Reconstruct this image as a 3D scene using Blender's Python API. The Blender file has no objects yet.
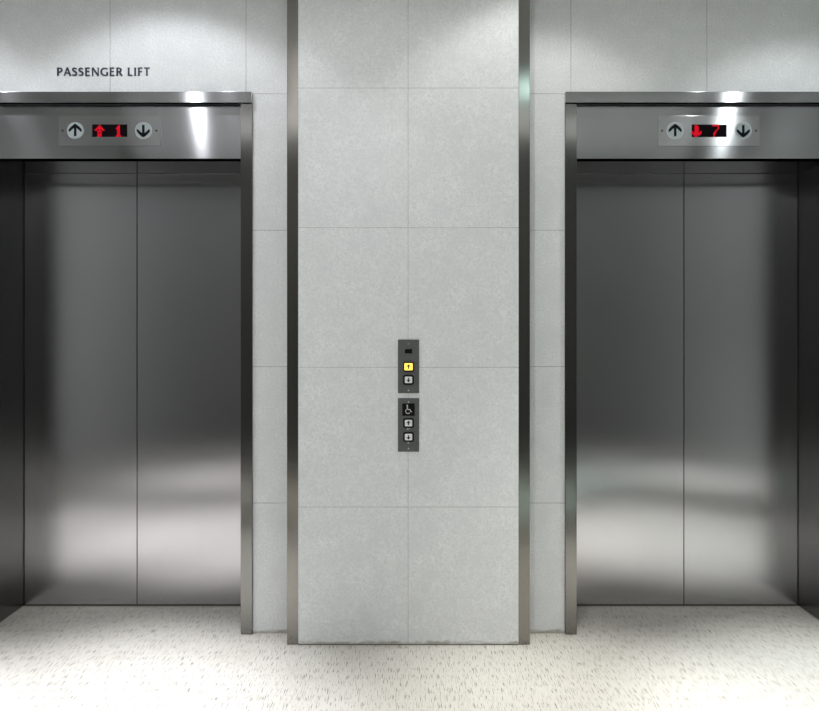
import bpy, bmesh, math, random
from mathutils import Vector
random.seed(4)
S = bpy.context.scene
COL = S.collection
PI = math.pi

# ------------------------------------------------------------ materials
def mat(name):
    m = bpy.data.materials.new(name); m.use_nodes = True
    nt = m.node_tree
    return m, nt, nt.nodes['Principled BSDF']

def N(nt, kind, **kw):
    n = nt.nodes.new(kind)
    for k, v in kw.items(): setattr(n, k, v)
    return n

def M(nt, op, a, b=None, c=None, clamp=False):
    n = nt.nodes.new('ShaderNodeMath'); n.operation = op; n.use_clamp = clamp
    for i, v in enumerate((a, b, c)):
        if v is None: continue
        if isinstance(v, (int, float)): n.inputs[i].default_value = v
        else: nt.links.new(v, n.inputs[i])
    return n.outputs[0]

def ramp(nt, fac, stops):
    r = nt.nodes.new('ShaderNodeValToRGB')
    while len(r.color_ramp.elements) < len(stops): r.color_ramp.elements.new(0.5)
    for e, (p, c) in zip(r.color_ramp.elements, stops):
        e.position = p; e.color = (c[0], c[1], c[2], 1)
    nt.links.new(fac, r.inputs[0])
    return r.outputs[0]

def mixc(nt, fac, a, b):
    n = nt.nodes.new('ShaderNodeMix'); n.data_type = 'RGBA'
    for s, v in ((n.inputs[0], fac), (n.inputs[6], a), (n.inputs[7], b)):
        if isinstance(v, (int, float)): s.default_value = v
        elif isinstance(v, tuple): s.default_value = (*v, 1)
        else: nt.links.new(v, s)
    return n.outputs[2]

def noise(nt, vec, scale, detail=3, rough=.55):
    n = nt.nodes.new('ShaderNodeTexNoise')
    n.inputs['Scale'].default_value = scale; n.inputs['Detail'].default_value = detail
    n.inputs['Roughness'].default_value = rough
    nt.links.new(vec, n.inputs['Vector'])
    return n.outputs[0]

def scaled(nt, vec, s):
    m = nt.nodes.new('ShaderNodeVectorMath'); m.operation = 'MULTIPLY'
    nt.links.new(vec, m.inputs[0]); m.inputs[1].default_value = s
    return m.outputs[0]

def steel(name, base, rough, aniso, tangent, grain, streak=.05, rough_var=.06):
    """brushed stainless steel; tangent = the direction a highlight is drawn out in, grain = scale of brush lines"""
    m, nt, p = mat(name)
    tc = N(nt, 'ShaderNodeTexCoord').outputs['Object']
    br = noise(nt, scaled(nt, tc, grain), 1.0, 4, .6)
    cl = noise(nt, tc, 3.5, 3, .6)
    v = M(nt, 'MULTIPLY_ADD', br, streak * 2, 1 - streak)
    c = mixc(nt, 1.0, tuple(base), (1, 1, 1))
    n = nt.nodes.new('ShaderNodeVectorMath'); n.operation = 'SCALE'
    n.inputs[0].default_value = base; nt.links.new(v, n.inputs[3])
    nt.links.new(n.outputs[0], p.inputs['Base Color'])
    p.inputs['Metallic'].default_value = 1
    r = M(nt, 'MULTIPLY_ADD', cl, rough_var * 2, rough - rough_var)
    nt.links.new(r, p.inputs['Roughness'])
    p.inputs['Anisotropic'].default_value = aniso
    t = N(nt, 'ShaderNodeCombineXYZ')
    for i in range(3): t.inputs[i].default_value = tangent[i]
    nt.links.new(t.outputs[0], p.inputs['Tangent'])
    return m

def stone(name, x0, dx, z0, dz, base=(.80, .820, .828), wj=.0013, dark=.62):
    m, nt, p = mat(name)
    tc = N(nt, 'ShaderNodeTexCoord').outputs['Object']
    sep = N(nt, 'ShaderNodeSeparateXYZ'); nt.links.new(tc, sep.inputs[0])
    def joint(v, o, d):
        f = M(nt, 'FRACT', M(nt, 'DIVIDE', M(nt, 'SUBTRACT', v, o - d / 2 - 50 * d), d))
        dist = M(nt, 'MULTIPLY', M(nt, 'ABSOLUTE', M(nt, 'SUBTRACT', f, .5)), d)
        return M(nt, 'LESS_THAN', dist, wj)
    j = M(nt, 'MAXIMUM', joint(sep.outputs[0], x0, dx), joint(sep.outputs[2], z0, dz))
    fade = M(nt, 'MULTIPLY_ADD', noise(nt, tc, 6, 3), 2.0, -.1, clamp=True)
    j = M(nt, 'MULTIPLY', j, fade)
    a = ramp(nt, noise(nt, tc, 120, 4, .7), [(.32, (base[0]*.84, base[1]*.84, base[2]*.84)), (.5, base), (.68, (base[0]*1.12, base[1]*1.12, base[2]*1.12))])
    b = noise(nt, tc, 9, 5, .7)
    a2 = mixc(nt, M(nt, 'MULTIPLY_ADD', b, 2.6, -.95, clamp=True), a, (base[0]*.9, base[1]*.905, base[2]*.905))
    # grime with ragged edge along the foot of the wall
    g = noise(nt, scaled(nt, tc, (14, 1, 40)), 1, 4, .7)
    gz = M(nt, 'SUBTRACT', M(nt, 'MULTIPLY', g, .055), sep.outputs[2])
    gz = M(nt, 'MULTIPLY', M(nt, 'ADD', gz, -.008), 70, clamp=True)
    a3 = mixc(nt, M(nt, 'MULTIPLY', gz, .65), a2, (.27, .23, .16))
    c = mixc(nt, j, a3, (base[0]*dark*.8, base[1]*dark*.78, base[2]*dark*.75))
    nt.links.new(c, p.inputs['Base Color'])
    p.inputs['Roughness'].default_value = .55
    p.inputs['Specular IOR Level'].default_value = .3
    bp = N(nt, 'ShaderNodeBump'); bp.inputs['Strength'].default_value = .12; bp.inputs['Distance'].default_value = .001
    nt.links.new(M(nt, 'SUBTRACT', noise(nt, tc, 160, 3), j), bp.inputs['Height'])
    nt.links.new(bp.outputs[0], p.inputs['Normal'])
    return m

def flat(name, col, rough=.5, metal=0, emit=None, strength=0, spec=.5):
    m, nt, p = mat(name)
    tc = N(nt, 'ShaderNodeTexCoord').outputs['Object']
    n = noise(nt, tc, 90, 2)
    c = mixc(nt, n, tuple(x * .95 for x in col), tuple(min(1, x * 1.05) for x in col))
    nt.links.new(c, p.inputs['Base Color'])
    p.inputs['Roughness'].default_value = rough; p.inputs['Metallic'].default_value = metal
    p.inputs['Specular IOR Level'].default_value = spec
    if emit:
        p.inputs['Emission Color'].default_value = (*emit, 1); p.inputs['Emission Strength'].default_value = strength
    return m

def floor_mat():
    m, nt, p = mat('vinyl_floor')
    tc = N(nt, 'ShaderNodeTexCoord').outputs['Object']
    base = mixc(nt, noise(nt, tc, 2.2, 4, .6), (.50, .478, .432), (.575, .555, .515))
    s1 = noise(nt, scaled(nt, tc, (270, 20, 1)), 1, 3, .6)
    s2 = noise(nt, scaled(nt, tc, (160, 11, 1)), 1, 2, .5)
    k1 = M(nt, 'MULTIPLY', M(nt, 'SUBTRACT', s1, .55), 10, clamp=True)
    k2 = M(nt, 'MULTIPLY', M(nt, 'SUBTRACT', s2, .52), 3.5, clamp=True)
    c = mixc(nt, M(nt, 'MULTIPLY', k2, .36), base, (.36, .34, .29))
    c = mixc(nt, M(nt, 'MULTIPLY', k1, 1.0), c, (.16, .145, .115))
    # light flecks
    s3 = noise(nt, scaled(nt, tc, (130, 10, 7)), 1, 2, .5)
    c = mixc(nt, M(nt, 'MULTIPLY', M(nt, 'SUBTRACT', s3, .6), 2, clamp=True), c, (.62, .61, .57))
    # tile seams
    sep = N(nt, 'ShaderNodeSeparateXYZ'); nt.links.new(tc, sep.inputs[0])
    def seam(v, o, d, w=.0008):
        f = M(nt, 'FRACT', M(nt, 'DIVIDE', M(nt, 'SUBTRACT', v, o - d/2 - 50*d), d))
        return M(nt, 'LESS_THAN', M(nt, 'MULTIPLY', M(nt, 'ABSOLUTE', M(nt, 'SUBTRACT', f, .5)), d), w)
    js = M(nt, 'MAXIMUM', seam(sep.outputs[0], .21, .61), seam(sep.outputs[1], 2.93, .61))
    c = mixc(nt, M(nt, 'MULTIPLY', js, .3), c, (.25, .24, .2))
    # worn scuffs near the doors
    sc = M(nt, 'MULTIPLY', M(nt, 'SUBTRACT', noise(nt, scaled(nt, tc, (3, 7, 1)), 1, 5, .7), .56), 5, clamp=True)
    c = mixc(nt, M(nt, 'MULTIPLY', sc, .3), c, (.36, .33, .27))
    nt.links.new(c, p.inputs['Base Color'])
    r = M(nt, 'MULTIPLY_ADD', noise(nt, tc, 5, 3), .2, .28)
    nt.links.new(r, p.inputs['Roughness'])
    p.inputs['Specular IOR Level'].default_value = .4
    bp = N(nt, 'ShaderNodeBump'); bp.inputs['Strength'].default_value = .15; bp.inputs['Distance'].default_value = .001
    nt.links.new(s1, bp.inputs['Height']); nt.links.new(bp.outputs[0], p.inputs['Normal'])
    return m

DOOR = steel('brushed_door_steel', (.56, .555, .575), .195, .93, (1, 0, 0), (260, 260, 1.5), .06, .012)
HEAD = steel('brushed_header_steel', (.38, .385, .39), .15, .95, (0, 0, 1), (1.5, 260, 260), .04, .03)
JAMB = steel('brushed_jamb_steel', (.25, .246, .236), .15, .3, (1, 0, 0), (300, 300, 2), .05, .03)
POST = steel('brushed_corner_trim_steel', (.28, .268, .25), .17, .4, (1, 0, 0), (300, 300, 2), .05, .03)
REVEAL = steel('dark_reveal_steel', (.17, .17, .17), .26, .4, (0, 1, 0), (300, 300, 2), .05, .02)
SOFFIT = steel('polished_soffit_steel', (.36, .36, .36), .12, 0, (1, 0, 0), (2, 200, 200), .03, .01)
PLATE = steel('brushed_indicator_steel', (.46, .465, .47), .18, .95, (0, 0, 1), (2, 260, 260), .04, .02)
CALL = flat('grey_call_plate_metal', (.125, .13, .13), .5, .3)
BLACK = flat('black_plastic', (.004, .004, .005), .4, spec=.2)
GAP = flat('dark_gap_metal', (.015, .015, .015), .6)
LENSG = flat('pale_lens_plastic', (.36, .41, .42), .5, spec=.2)
INK = flat('black_ink', (.004, .005, .008), .7, spec=.1)
WHITEB = flat('white_button_plastic', (.9, .91, .91), .35)
AMBER = flat('lit_amber_button', (.75, .55, .12), .35, 0, (1.0, .72, .10), .75)
RED = flat('red_led', (.05, .0, .004), .6, 0, (.95, .004, .02), .5, spec=.1)
SCREEN = flat('black_display_glass', (.004, .002, .003), .5, spec=.05)
SCREW = flat('screw_metal', (.6, .6, .6), .3, 1)
ENGR = flat('pale_engraving', (.62, .62, .6), .5)
NAVY = flat('navy_lettering', (.030, .035, .065), .5)
SILL = flat('pale_sealant', (.42, .40, .36), .6)
PAINT = flat('ceiling_paint', (.75, .76, .76), .9)
BACKM = flat('grey_back_wall_paint', (.15, .152, .148), .8)
SIDEM = flat('grey_side_wall_paint', (.50, .51, .51), .8)
RINGM = flat('white_downlight_ring', (.7, .7, .7), .4)
STONE_P = stone('pillar_stone', -.006, 1.2, .5855, .5914, wj=.0011, dark=.70)
STONE_L = stone('left_wall_stone', -.719, .598, .574, .600)
STONE_R = stone('right_wall_stone', .710, .598, .574, .600)
FLOOR = floor_mat()

# ------------------------------------------------------------ mesh helpers
def box(bm, x0, x1, y0, y1, z0, z1):
    v = [bm.verts.new((x, y, z)) for x in (x0, x1) for y in (y0, y1) for z in (z0, z1)]
    for f in ((0,1,3,2), (4,6,7,5), (0,4,5,1), (2,3,7,6), (0,2,6,4), (1,5,7,3)):
        bm.faces.new([v[i] for i in f])

def prism(bm, pts, y0, y1):
    """closed outline in x,z drawn out between y0 (front) and y1"""
    a = [bm.verts.new((x, y0, z)) for x, z in pts]
    b = [bm.verts.new((x, y1, z)) for x, z in pts]
    n = len(pts)
    bm.faces.new(a); bm.faces.new(b[::-1])
    for i in range(n):
        bm.faces.new((a[i], b[i], b[(i+1) % n], a[(i+1) % n]))

def round_rect(cx, cz, w, h, r, seg=5):
    pts = []
    for sx, sz, a0 in ((1, 1, 0), (-1, 1, 90), (-1, -1, 180), (1, -1, 270)):
        for i in range(seg + 1):
            a = math.radians(a0 + 90 * i / seg)
            pts.append((cx + sx*(w/2 - r) + r*math.cos(a), cz + sz*(h/2 - r) + r*math.sin(a)))
    return pts

def disc(cx, cz, r, seg=40):
    return [(cx + r*math.cos(2*PI*i/seg), cz + r*math.sin(2*PI*i/seg)) for i in range(seg)]

def stroke(bm, pts, widths, y0, y1):
    """a ribbon of varying width along pts (x,z) with thickness y0..y1"""
    P = [Vector(p) for p in pts]; L, R = [], []
    if isinstance(widths, (int, float)): widths = [widths] * len(P)
    for i, p in enumerate(P):
        t = (P[min(i+1, len(P)-1)] - P[max(i-1, 0)]).normalized()
        n = Vector((-t.y, t.x)) * widths[i] / 2
        L.append(p + n); R.append(p - n)
    for i in range(len(P) - 1):
        prism(bm, [tuple(q) for q in (L[i], L[i+1], R[i+1], R[i])], y0, y1)

def obj(name, bm, m, parent=None, bevel=0, smooth=False):
    bmesh.ops.recalc_face_normals(bm, faces=bm.faces)
    me = bpy.data.meshes.new(name); bm.to_mesh(me); bm.free()
    me.materials.append(m)
    if smooth:
        for f in me.polygons: f.use_smooth = True
    o = bpy.data.objects.new(name, me); COL.objects.link(o)
    if bevel:
        b = o.modifiers.new('bevel', 'BEVEL'); b.width = bevel; b.segments = 2; b.limit_method = 'ANGLE'
    if parent: o.parent = parent
    return o

def one(name, m, parent=None, bevel=0, boxes=()):
    bm = bmesh.new()
    for b in boxes: box(bm, *b)
    return obj(name, bm, m, parent, bevel)

def struct(o): o['kind'] = 'structure'; return o

def thing(name, label, cat, loc, group=None):
    o = bpy.data.objects.new(name, None); COL.objects.link(o)
    o.location = loc; o['label'] = label; o['category'] = cat; o.empty_display_size = .1
    if group: o['group'] = group
    return o

# ------------------------------------------------------------ setting (metres; lobby wall at y = 3.0)
CEIL = 3.3; XL, XR, YB = -3.1, 3.1, -1.3
WY = 3.0; PY = 2.888                    # recessed wall, face of the central pier
struct(one('floor', FLOOR, None, 0, [(XL, XR, YB, 3.36, -.06, 0)]))

struct(one('ceiling', PAINT, None, 0, [(XL, XR, YB, 3.36, CEIL, CEIL + .06)]))
struct(one('wall_behind', BACKM, None, 0, [(XL, XR, YB - .1, YB, 0, CEIL)]))
struct(one('wall_far_left', SIDEM, None, 0, [(XL - .1, XL, YB, 3.36, 0, CEIL)]))
struct(one('wall_far_right', SIDEM, None, 0, [(XR, XR + .1, YB, 3.36, 0, CEIL)]))

# openings: (inner edges) and lift geometry
OPEN = {'left': (-1.8654, -.740), 'right': (.733, 1.880)}
JW = .050; OT = 2.376
def recess(name, m, x0, x1, op):
    a, b = op[0] - JW + .004, op[1] + JW - .004
    bx = [(x0, a, WY, WY + .36, 0, OT - .004), (b, x1, WY, WY + .36, 0, OT - .004), (x0, x1, WY, WY + .36, OT - .004, CEIL)]
    return struct(one(name, m, None, 0, bx))
recess('wall_left', STONE_L, XL, -.50, OPEN['left'])
recess('wall_right', STONE_R, .50, XR, OPEN['right'])
struct(one('wall_center', STONE_P, None, 0, [(-.4712, .4616, PY, 3.36, .004, CEIL)]))
# dark joint at the foot of the stone
struct(one('foot_joint_center', GAP, None, 0, [(-.4712, .4616, PY + .004, PY + .02, 0, .004)]))
# stainless corner trims on the pier
struct(one('trim_1', POST, None, .0012, [(-.5195, -.4718, PY + .003, 3.0, .001, CEIL)]))
struct(one('trim_2', POST, None, .0012, [(.4622, .5105, PY + .003, 3.0, .001, CEIL)]))

# ------------------------------------------------------------ elevators
def elevator(side, label, mid):
    a, b = OPEN[side]
    t = thing('elevator', label, 'elevator', ((a + b) / 2, WY, 0), 'pair of elevators')
    ox = (a + b) / 2
    def B(x0, x1, y0, y1, z0, z1): return (x0 - ox, x1 - ox, y0 - WY, y1 - WY, z0, z1)
    HB = 2.091; DY = 3.30
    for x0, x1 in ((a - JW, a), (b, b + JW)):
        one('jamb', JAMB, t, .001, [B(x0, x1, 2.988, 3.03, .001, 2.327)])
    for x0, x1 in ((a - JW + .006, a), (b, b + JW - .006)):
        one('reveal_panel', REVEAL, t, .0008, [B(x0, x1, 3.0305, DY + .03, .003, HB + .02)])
    one('header', HEAD, t, .001, [B(a + .001, b - .001, 3.008, 3.06, HB, 2.3235)])
    one('soffit', SOFFIT, t, 0, [B(a, b, 3.0605, DY + .03, HB + .001, HB + .02)])
    one('cornice', HEAD, t, .0012, [B(a - JW - .002, b + JW + .002, 2.978, 2.9995, 2.328, 2.376)])
    one('shadow_gap', GAP, t, 0, [B(a, b, 3.016, 3.06, 2.324, 2.3278)])
    for x0, x1 in ((a - .01 + .012, mid - .0015), (mid + .0015, b - .002)):
        one('door_panel', DOOR, t, .0015, [B(x0, x1, DY, DY + .028, .006, HB)])
    one('seal', GAP, t, 0, [B(mid - .0014, mid + .0014, DY + .006, DY + .027, .006, HB)])
    bm = bmesh.new()
    box(bm, *B(a, b, DY - .006, DY + .03, 0.0004, .0035))
    obj('sill', bm, GAP, t)
    bm = bmesh.new()
    for x0, x1 in ((a, a + .006), (b - .006, b)):
        box(bm, *B(x0, x1, 3.03, DY - .006, .0004, .003))
    box(bm, *B(a + .006, b - .006, DY - .014, DY - .0065, .0004, .003))
    obj('sealant_strip', bm, SILL, t)
    return t
elevator('left', 'left elevator with closed brushed steel double doors, below the words PASSENGER LIFT', -1.3185)
elevator('right', 'right elevator with closed brushed steel double doors, below the display reading 7', 1.328)

# ------------------------------------------------------------ floor indicators on the headers
PX = 3.008 / 682                          # metres that span one unit of layout on the header plane
def arrow_strokes(bm, cx, cz, s, up, y0, y1):
    k = 1 if up else -1
    w = 2.5 * s
    stroke(bm, [(cx, cz - 5.6*s*k), (cx, cz + 4.6*s*k)], w, y0, y1)
    for q in (-1, 1):
        stroke(bm, [(cx + q*6.2*s, cz - .9*s*k), (cx + q*4.9*s, cz + 1.1*s*k), (cx + q*2.4*s, cz + 3.5*s*k), (cx - q*.4*s, cz + 6.0*s*k)], [1.6*s, 2.6*s, 2.9*s, 2.2*s], y0 + (.0001 if q > 0 else 0), y1)

UP_DOTS = ["...#...", "..###..", ".#####.", "##.#.##", "..###..", "..#.#..", "..###..", "..###.."]
ONE = ["..#.", ".##.", "###.", ".##.", ".##.", ".##.", ".##.", "####"]
DOWN = ["..##...", "..###..", "..###..", "..###..", "#.###.#", "#######", ".#####.", "..##..."]
SEVEN = ["#####", "....#", "....#", "...#.", "..#..", ".##..", ".#...", ".#..."]
def indicator(label, cx, cz, symbol, digit, sdx, ddx):
    y = 3.008
    t = thing('floor_indicator', label, 'indicator', (cx, y, cz), 'floor indicators')
    s = PX
    bm = bmesh.new(); prism(bm, round_rect(0, 0, 101.5*s, 30.5*s, .8*s), -.0025, -.0002)
    obj('face_plate', bm, PLATE, t, .0006)
    for dx, up in ((-33.9*s, True), (34.1*s, False)):
        bm = bmesh.new(); prism(bm, disc(dx, 0, 7.9*s), -.0045, -.0026)
        l = obj('direction_lamp', bm, LENSG, t, .0005)
        bm = bmesh.new(); arrow_strokes(bm, dx, 0, s, up, -.0052, -.0046)
        obj('arrow', bm, INK, l)
        bm = bmesh.new()
        n = 48
        for i in range(n):
            a0, a1 = 2*PI*i/n, 2*PI*(i+1)/n
            prism(bm, [(dx + r*math.cos(q), r*math.sin(q)) for r, q in ((7.95*s, a0), (8.5*s, a0), (8.5*s, a1), (7.95*s, a1))], -.0036, -.0026)
        obj('bezel', bm, SCREW, l)
    bm = bmesh.new(); box(bm, -17.1*s, 17.7*s, -.0040, -.0026, -6.2*s, 6.2*s)
    d = obj('display', bm, SCREEN, t, .0003)
    for dots, dx, w in ((symbol, sdx, 1.4), (digit, ddx, 1.4)):
        bm = bmesh.new()
        for r, row in enumerate(dots):
            for c, ch in enumerate(row):
                if ch == '#':
                    x = (dx + (c - (len(row) - 1)/2) * w) * s; z = (5.0 - r * 1.5) * s
                    prism(bm, round_rect(x, z, 1.42*s, 1.34*s, .3*s, 2), -.0046, -.0041)
        obj('lit_symbol' if dots is symbol else 'lit_digit', bm, RED, d)
    for dx in (-46.8*s, 46.9*s):
        bm = bmesh.new(); prism(bm, disc(dx, 0, .95*s, 14), -.0035, -.0026)
        obj('screw', bm, GAP, t)
    return t
indicator('steel floor indicator with red up arrow and 1, on the left elevator header', -1.3225, 2.2135, UP_DOTS, ONE, -9.6, 9.3)
indicator('steel floor indicator with red down arrow and 7, on the right elevator header', 1.3195, 2.2130, DOWN, SEVEN, -12.4, 6.4)

# ------------------------------------------------------------ call panels on the pier
U = (PY) / 682
def small_arrow(bm, cx, cz, up, y0, y1):
    k = 1 if up else -1
    stroke(bm, [(cx, cz - 2.0*U*k), (cx, cz + 1.0*U*k)], 1.15*U, y0, y1)
    prism(bm, [(cx - 2.3*U, cz - .2*U*k), (cx, cz + 2.5*U*k), (cx + 2.3*U, cz - .2*U*k), (cx, cz + .7*U*k)], y0 - .0001, y1)

def button(t, cz, up, m):
    bm = bmesh.new(); prism(bm, round_rect(0, cz, 10.8*U, 9.8*U, 2.0*U), -.0085, -.0041)
    bz = obj('button_bezel', bm, BLACK, t, .0006)
    w, h = (8.4, 7.2) if m is AMBER else (7.4, 6.5)
    bm = bmesh.new(); prism(bm, round_rect(0, cz, w*U, h*U, .9*U), -.0105, -.0086)
    b = obj('button', bm, m, bz, .0005)
    if m is AMBER: b['label'] = 'lit amber up button'
    bm = bmesh.new(); small_arrow(bm, 0, cz, up, -.0112, -.0106)
    obj('arrow', bm, INK, bz)

def plate(t, h):
    bm = bmesh.new(); prism(bm, round_rect(0, 0, 21.2*U, h*U, .5*U), -.004, -.0002)
    return obj('face_plate', bm, CALL, t, .0006)
def screws(t, zs):
    for z in zs:
        bm = bmesh.new(); prism(bm, disc(0, z*U, .85*U, 14), -.0052, -.0041)
        obj('screw', bm, SCREW, t)
CX = -.0042
def zz(py): return 1.335 - (py - 330) * U
t = thing('call_panel', 'upper grey lift call panel with lit amber up button and small black window', 'call panel', (CX, PY, zz(366.3)), 'lift call panels')
plate(t, 53.6); screws(t, (22.3, -24.0))
bm = bmesh.new(); prism(bm, round_rect(0, 15.1*U, 7.3*U, 4.4*U, .5*U), -.0052, -.0041); obj('sensor_window', bm, BLACK, t, .0003)
button(t, -.3*U, True, AMBER); button(t, -13.4*U, False, WHITEB)

t = thing('call_panel', 'lower grey lift call panel with black wheelchair symbol and two white buttons', 'call panel', (CX, PY, zz(424.8)), 'lift call panels')
plate(t, 53.6); screws(t, (22.9, -23.6))
bm = bmesh.new(); prism(bm, round_rect(0, 15.3*U, 12.4*U, 12.4*U, .5*U), -.0052, -.0041)
w = obj('wheelchair_sign', bm, BLACK, t, .0003)
bm = bmesh.new()
cz = 15.3*U; y0, y1 = -.0058, -.0053
arc = [(-.5*U + 2.3*U*math.cos(a), cz - 1.6*U + 2.3*U*math.sin(a)) for a in [math.radians(125 + i*15) for i in range(14)]]
stroke(bm, arc, .75*U, y0, y1)
stroke(bm, [(-1.2*U, cz + 3.2*U), (-.9*U, cz + .3*U)], .95*U, y0 - .0001, y1)
stroke(bm, [(-.9*U, cz + .3*U), (1.5*U, cz + .1*U)], .8*U, y0 - .0002, y1)
stroke(bm, [(1.4*U, cz + .3*U), (2.4*U, cz - 2.2*U), (3.4*U, cz - 1.9*U)], .8*U, y0 - .0003, y1)
prism(bm, disc(-1.3*U, cz + 4.1*U, .75*U, 16), y0, y1)
obj('wheelchair_symbol', bm, ENGR, w)
button(t, 2.0*U, True, WHITEB); button(t, -11.9*U, False, WHITEB)
for cz, n in ((-3.9, 3), (-17.7, 2)):
    bm = bmesh.new()
    for i in range(n):
        for j in (0, 1):
            if (i + j) % 3 == 2: continue
            prism(bm, disc((i - (n-1)/2)*.95*U, (cz + (j - .5)*.9)*U, .42*U, 10), -.0046, -.0041)
    obj('raised_dots', bm, ENGR, t)

# ------------------------------------------------------------ lettering PASSENGER LIFT
def bez(p0, p1, p2, p3, n=8):
    r = []
    for i in range(n + 1):
        s = i / n
        r.append(tuple((1-s)**3*a + 3*(1-s)**2*s*b + 3*(1-s)*s*s*c + s**3*d for a, b, c, d in zip(p0, p1, p2, p3)))
    return r
V = .19; H = .115                      # thick and thin strokes, cap height 1
def flare(p, q, w):                     # stem with slightly flared ends
    P = [tuple(a + (b - a)*s for a, b in zip(p, q)) for s in (0, .06, .2, .5, .8, .94, 1)]
    return P, [w*1.32, w*1.12, w, w*.94, w, w*1.12, w*1.32]
def bowl(x0, x1, top, bot):
    c = (x1 - x0); m = (top + bot)/2; k = (top - bot)/2
    pts = [(x0, top)] + bez((x0 + c*.35, top), (x0 + c*.8, top), (x1, m + k*.6), (x1, m)) + bez((x1, m), (x1, m - k*.6), (x0 + c*.8, bot), (x0 + c*.35, bot))[1:] + [(x0, bot)]
    n = len(pts)
    return pts, [H + (V - H) * math.sin(PI*i/(n-1))**2 for i in range(n)]
S_PTS = bez((.46, .84), (.34, .97), (.07, .98), (.08, .74)) + bez((.08, .74), (.09, .52), (.46, .52), (.46, .27))[1:] + bez((.46, .27), (.46, .0), (.16, .0), (.03, .15))[1:]
def sw(n): return [H + (V*1.02 - H) * max(0, math.sin(PI*i/(n-1)))**1.5 for i in range(n)]
G_PTS = bez((.72, .84), (.45, 1.02), (.07, .92), (.08, .49), 10) + bez((.08, .49), (.08, .05), (.46, -.04), (.74, .11), 10)[1:]
GLYPH = {
 'P': (.60, [flare((.12, 0), (.12, 1), V), bowl(.12, .52, .95, .46)]),
 'A': (.74, [flare((.05, 0), (.37, 1.0), H*1.15), flare((.36, 1.0), (.70, 0), V), ([(.18, .33), (.56, .33)], [H, H])]),
 'S': (.54, [(S_PTS, sw(len(S_PTS)))]),
 'E': (.56, [flare((.12, 0), (.12, 1), V), ([(.12, .955), (.49, .955)], [H, H*1.15]), ([(.12, .52), (.45, .52)], [H, H*1.1]), ([(.12, .045), (.51, .045)], [H, H*1.2])]),
 'N': (.82, [flare((.12, 0), (.12, 1), H*1.2), flare((.12, .98), (.70, .02), V), flare((.70, 0), (.70, 1), H*1.2)]),
 'G': (.80, [(G_PTS, [H + (V - H)*math.sin(PI*i/(len(G_PTS)-1))**2 for i in range(len(G_PTS))]), ([(.70, .07), (.70, .44)], [V, V*1.1])]),
 'R': (.64, [flare((.12, 0), (.12, 1), V), bowl(.12, .50, .95, .49), ([(.33, .47), (.44, .28), (.62, 0)], [V*.9, V, V*1.1])]),
 'L': (.54, [flare((.12, 0), (.12, 1), V), ([(.12, .045), (.50, .045)], [H, H*1.2])]),
 'I': (.27, [flare((.13, 0), (.13, 1), V)]),
 'F': (.52, [flare((.12, 0), (.12, 1), V), ([(.12, .955), (.49, .955)], [H, H*1.15]), ([(.12, .50), (.44, .50)], [H, H*1.1])]),
 'T': (.62, [flare((.31, 0), (.31, 1), V), ([(.02, .955), (.60, .955)], [H*1.15, H*1.15])]),
 ' ': (.30, []),
}
text = 'PASSENGER LIFT'
capz = 1.335 + (330 - 75.8) * WY / 682; CAP = 8.0 * WY / 682
x_l = (57.0 - 409.5) * WY / 682; x_r = (150.0 - 409.5) * WY / 682
raw = sum(GLYPH[c][0] for c in text)
track = ((x_r - x_l) / CAP - raw * 1.2) / (len(text) - 1)
t = thing('wall_lettering', 'dark navy capital letters PASSENGER LIFT on the stone above the left elevator', 'lettering', (x_l, WY, capz))
x = 0
for c in text:
    w, st = GLYPH[c]
    if st:
        bm = bmesh.new()
        for i, (pts, ws) in enumerate(st):
            stroke(bm, [((x + p[0] * 1.2) * CAP, p[1] * CAP) for p in pts], [q * CAP * 1.06 for q in ws], -.0030 - .00008*i, -.0002)
        obj('letter', bm, NAVY, t)
    x += w * 1.2 + track

# ------------------------------------------------------------ downlights in the ceiling
def downlight(x, y, power, beam, col, label, angle=112, blend=.22, e=6, tilt=4, cone=38):
    t = thing('downlight', label, 'downlight', (x, y, CEIL), 'round ceiling downlights')
    bm = bmesh.new()
    n = 40; prof = [(.095, -.001), (.093, -.010), (.078, -.014), (.070, -.012), (.066, -.002)]
    rings = [[bm.verts.new((r*math.cos(2*PI*i/n), r*math.sin(2*PI*i/n), z)) for i in range(n)] for r, z in prof]
    for A, B in zip(rings, rings[1:]):
        for i in range(n): bm.faces.new((A[i], A[(i+1) % n], B[(i+1) % n], B[i]))
    obj('trim_ring', bm, RINGM, t, smooth=True)
    bm = bmesh.new()
    bm.faces.new([bm.verts.new((.064*math.cos(2*PI*i/n), .064*math.sin(2*PI*i/n), -.003)) for i in range(n)])
    lm = flat('downlight_lens', (.8, .8, .8), .5, 0, col, e)
    obj('lens', bm, lm, t)
    for nm, pw, an, bl in (('spill', power, angle, blend), ('beam', beam, cone, 1.0)):
        if pw <= 0: continue
        l = bpy.data.lights.new('downlight_' + nm, 'SPOT'); l.energy = pw; l.color = col
        l.spot_size = math.radians(an); l.spot_blend = bl; l.shadow_soft_size = .03
        o = bpy.data.objects.new('downlight_' + nm, l); COL.objects.link(o)
        o.parent = t; o.location = (0, 0, -.065)
        if nm == 'beam': o.rotation_euler = (math.radians(-tilt), 0, 0)
D1 = 2.4
COOL = (.93, .945, 1.0); NEU = (1.0, .99, .96); GRN = (.94, .99, 1.0)
downlight(-1.06, D1, 18, 640, COOL, 'ceiling downlight in front of the left elevator', 104, .3)
downlight(-2.35, D1, 24, 480, COOL, 'ceiling downlight by the left side wall, close to the elevators', 109, .3)
downlight(.56, D1, 14, 330, NEU, 'ceiling downlight in front of the right side of the pier', 96, .35)
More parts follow.
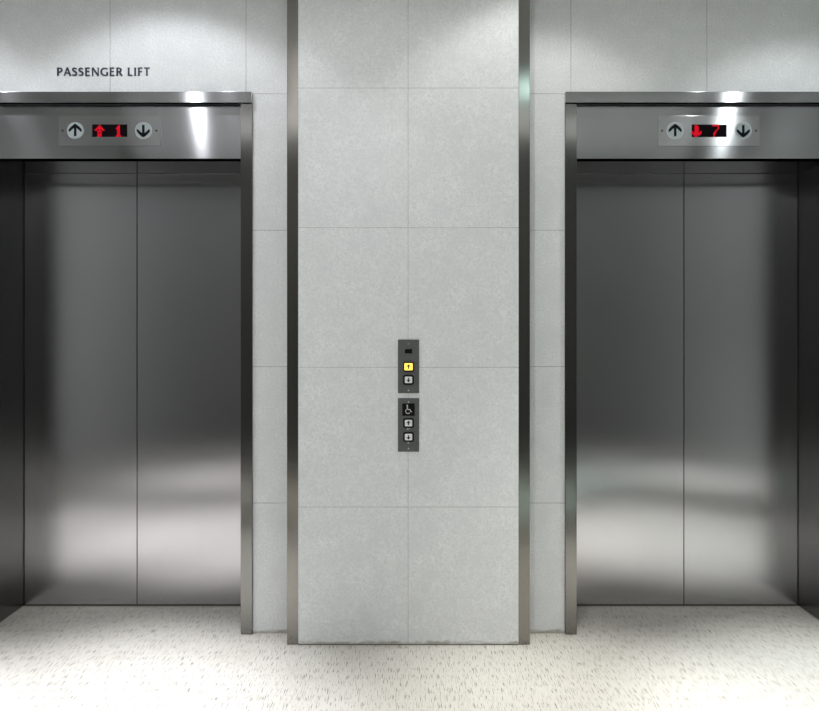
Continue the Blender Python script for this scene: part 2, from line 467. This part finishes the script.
downlight(1.68, D1, 16, 520, GRN, 'ceiling downlight in front of the right elevator', 92, .35)
for x, c, lab in ((-1.75, COOL, 'ceiling downlight near the left side wall, farther from the elevators'),
                  (-.41, NEU, 'ceiling downlight in the middle of the lobby'),
                  (.93, (.70, 1.0, .97), 'ceiling downlight right of the middle, farther from the elevators'),
                  (2.63, GRN, 'ceiling downlight near the right side wall, farther from the elevators')):
    downlight(x, .4, {-1.75: 6, -.41: 42, .93: 1.5, 2.63: 7}[x], 540, c, lab, 168, .2, e=4 if x == .93 else 8, tilt=0, cone=30)
# unseen fill panels added near the opposite wall to brighten stone and headers
for x, c, lab in ((-1.45, (.97, .98, 1.0), 'long added fill light panel, out of view, on the left half of the lobby'),
                  (1.45, (.95, 1.0, .97), 'long added fill light panel, out of view, on the right half of the lobby')):
    t = thing('fill_light_panel', lab, 'fill light', (x, -.55, CEIL), 'added fill panels')
    one('fill_panel_frame', RINGM, t, .002, [(-1.25, 1.25, -.33, -.30, -.03, -.0005), (-1.25, 1.25, .30, .33, -.03, -.0005), (-1.25, -1.22, -.30, .30, -.03, -.0005), (1.22, 1.25, -.30, .30, -.03, -.0005)])
    one('fill_diffuser', flat('fill_panel_diffuser', (.8, .8, .8), .6, 0, c, 1.1), t, 0, [(-1.219, 1.219, -.299, .299, -.022, -.0005)])

# ------------------------------------------------------------ world, camera, view
w = bpy.data.worlds.new('world'); S.world = w; w.use_nodes = True
w.node_tree.nodes['Background'].inputs[0].default_value = (.9, .95, 1, 1)
w.node_tree.nodes['Background'].inputs[1].default_value = .05
cam = bpy.data.cameras.new('camera'); co = bpy.data.objects.new('camera', cam); COL.objects.link(co)
co.location = (0, 0, 1.335); co.rotation_euler = (PI/2, 0, 0)
cam.sensor_width = 36; cam.lens = 36 * 682 / 819; cam.shift_y = -25.5 / 819
cam.clip_start = .05
S.camera = co
S.view_settings.view_transform = 'Standard'; S.view_settings.look = 'None'
S.view_settings.gamma = 1; S.view_settings.use_curve_mapping = False
S.view_settings.exposure = 0.55
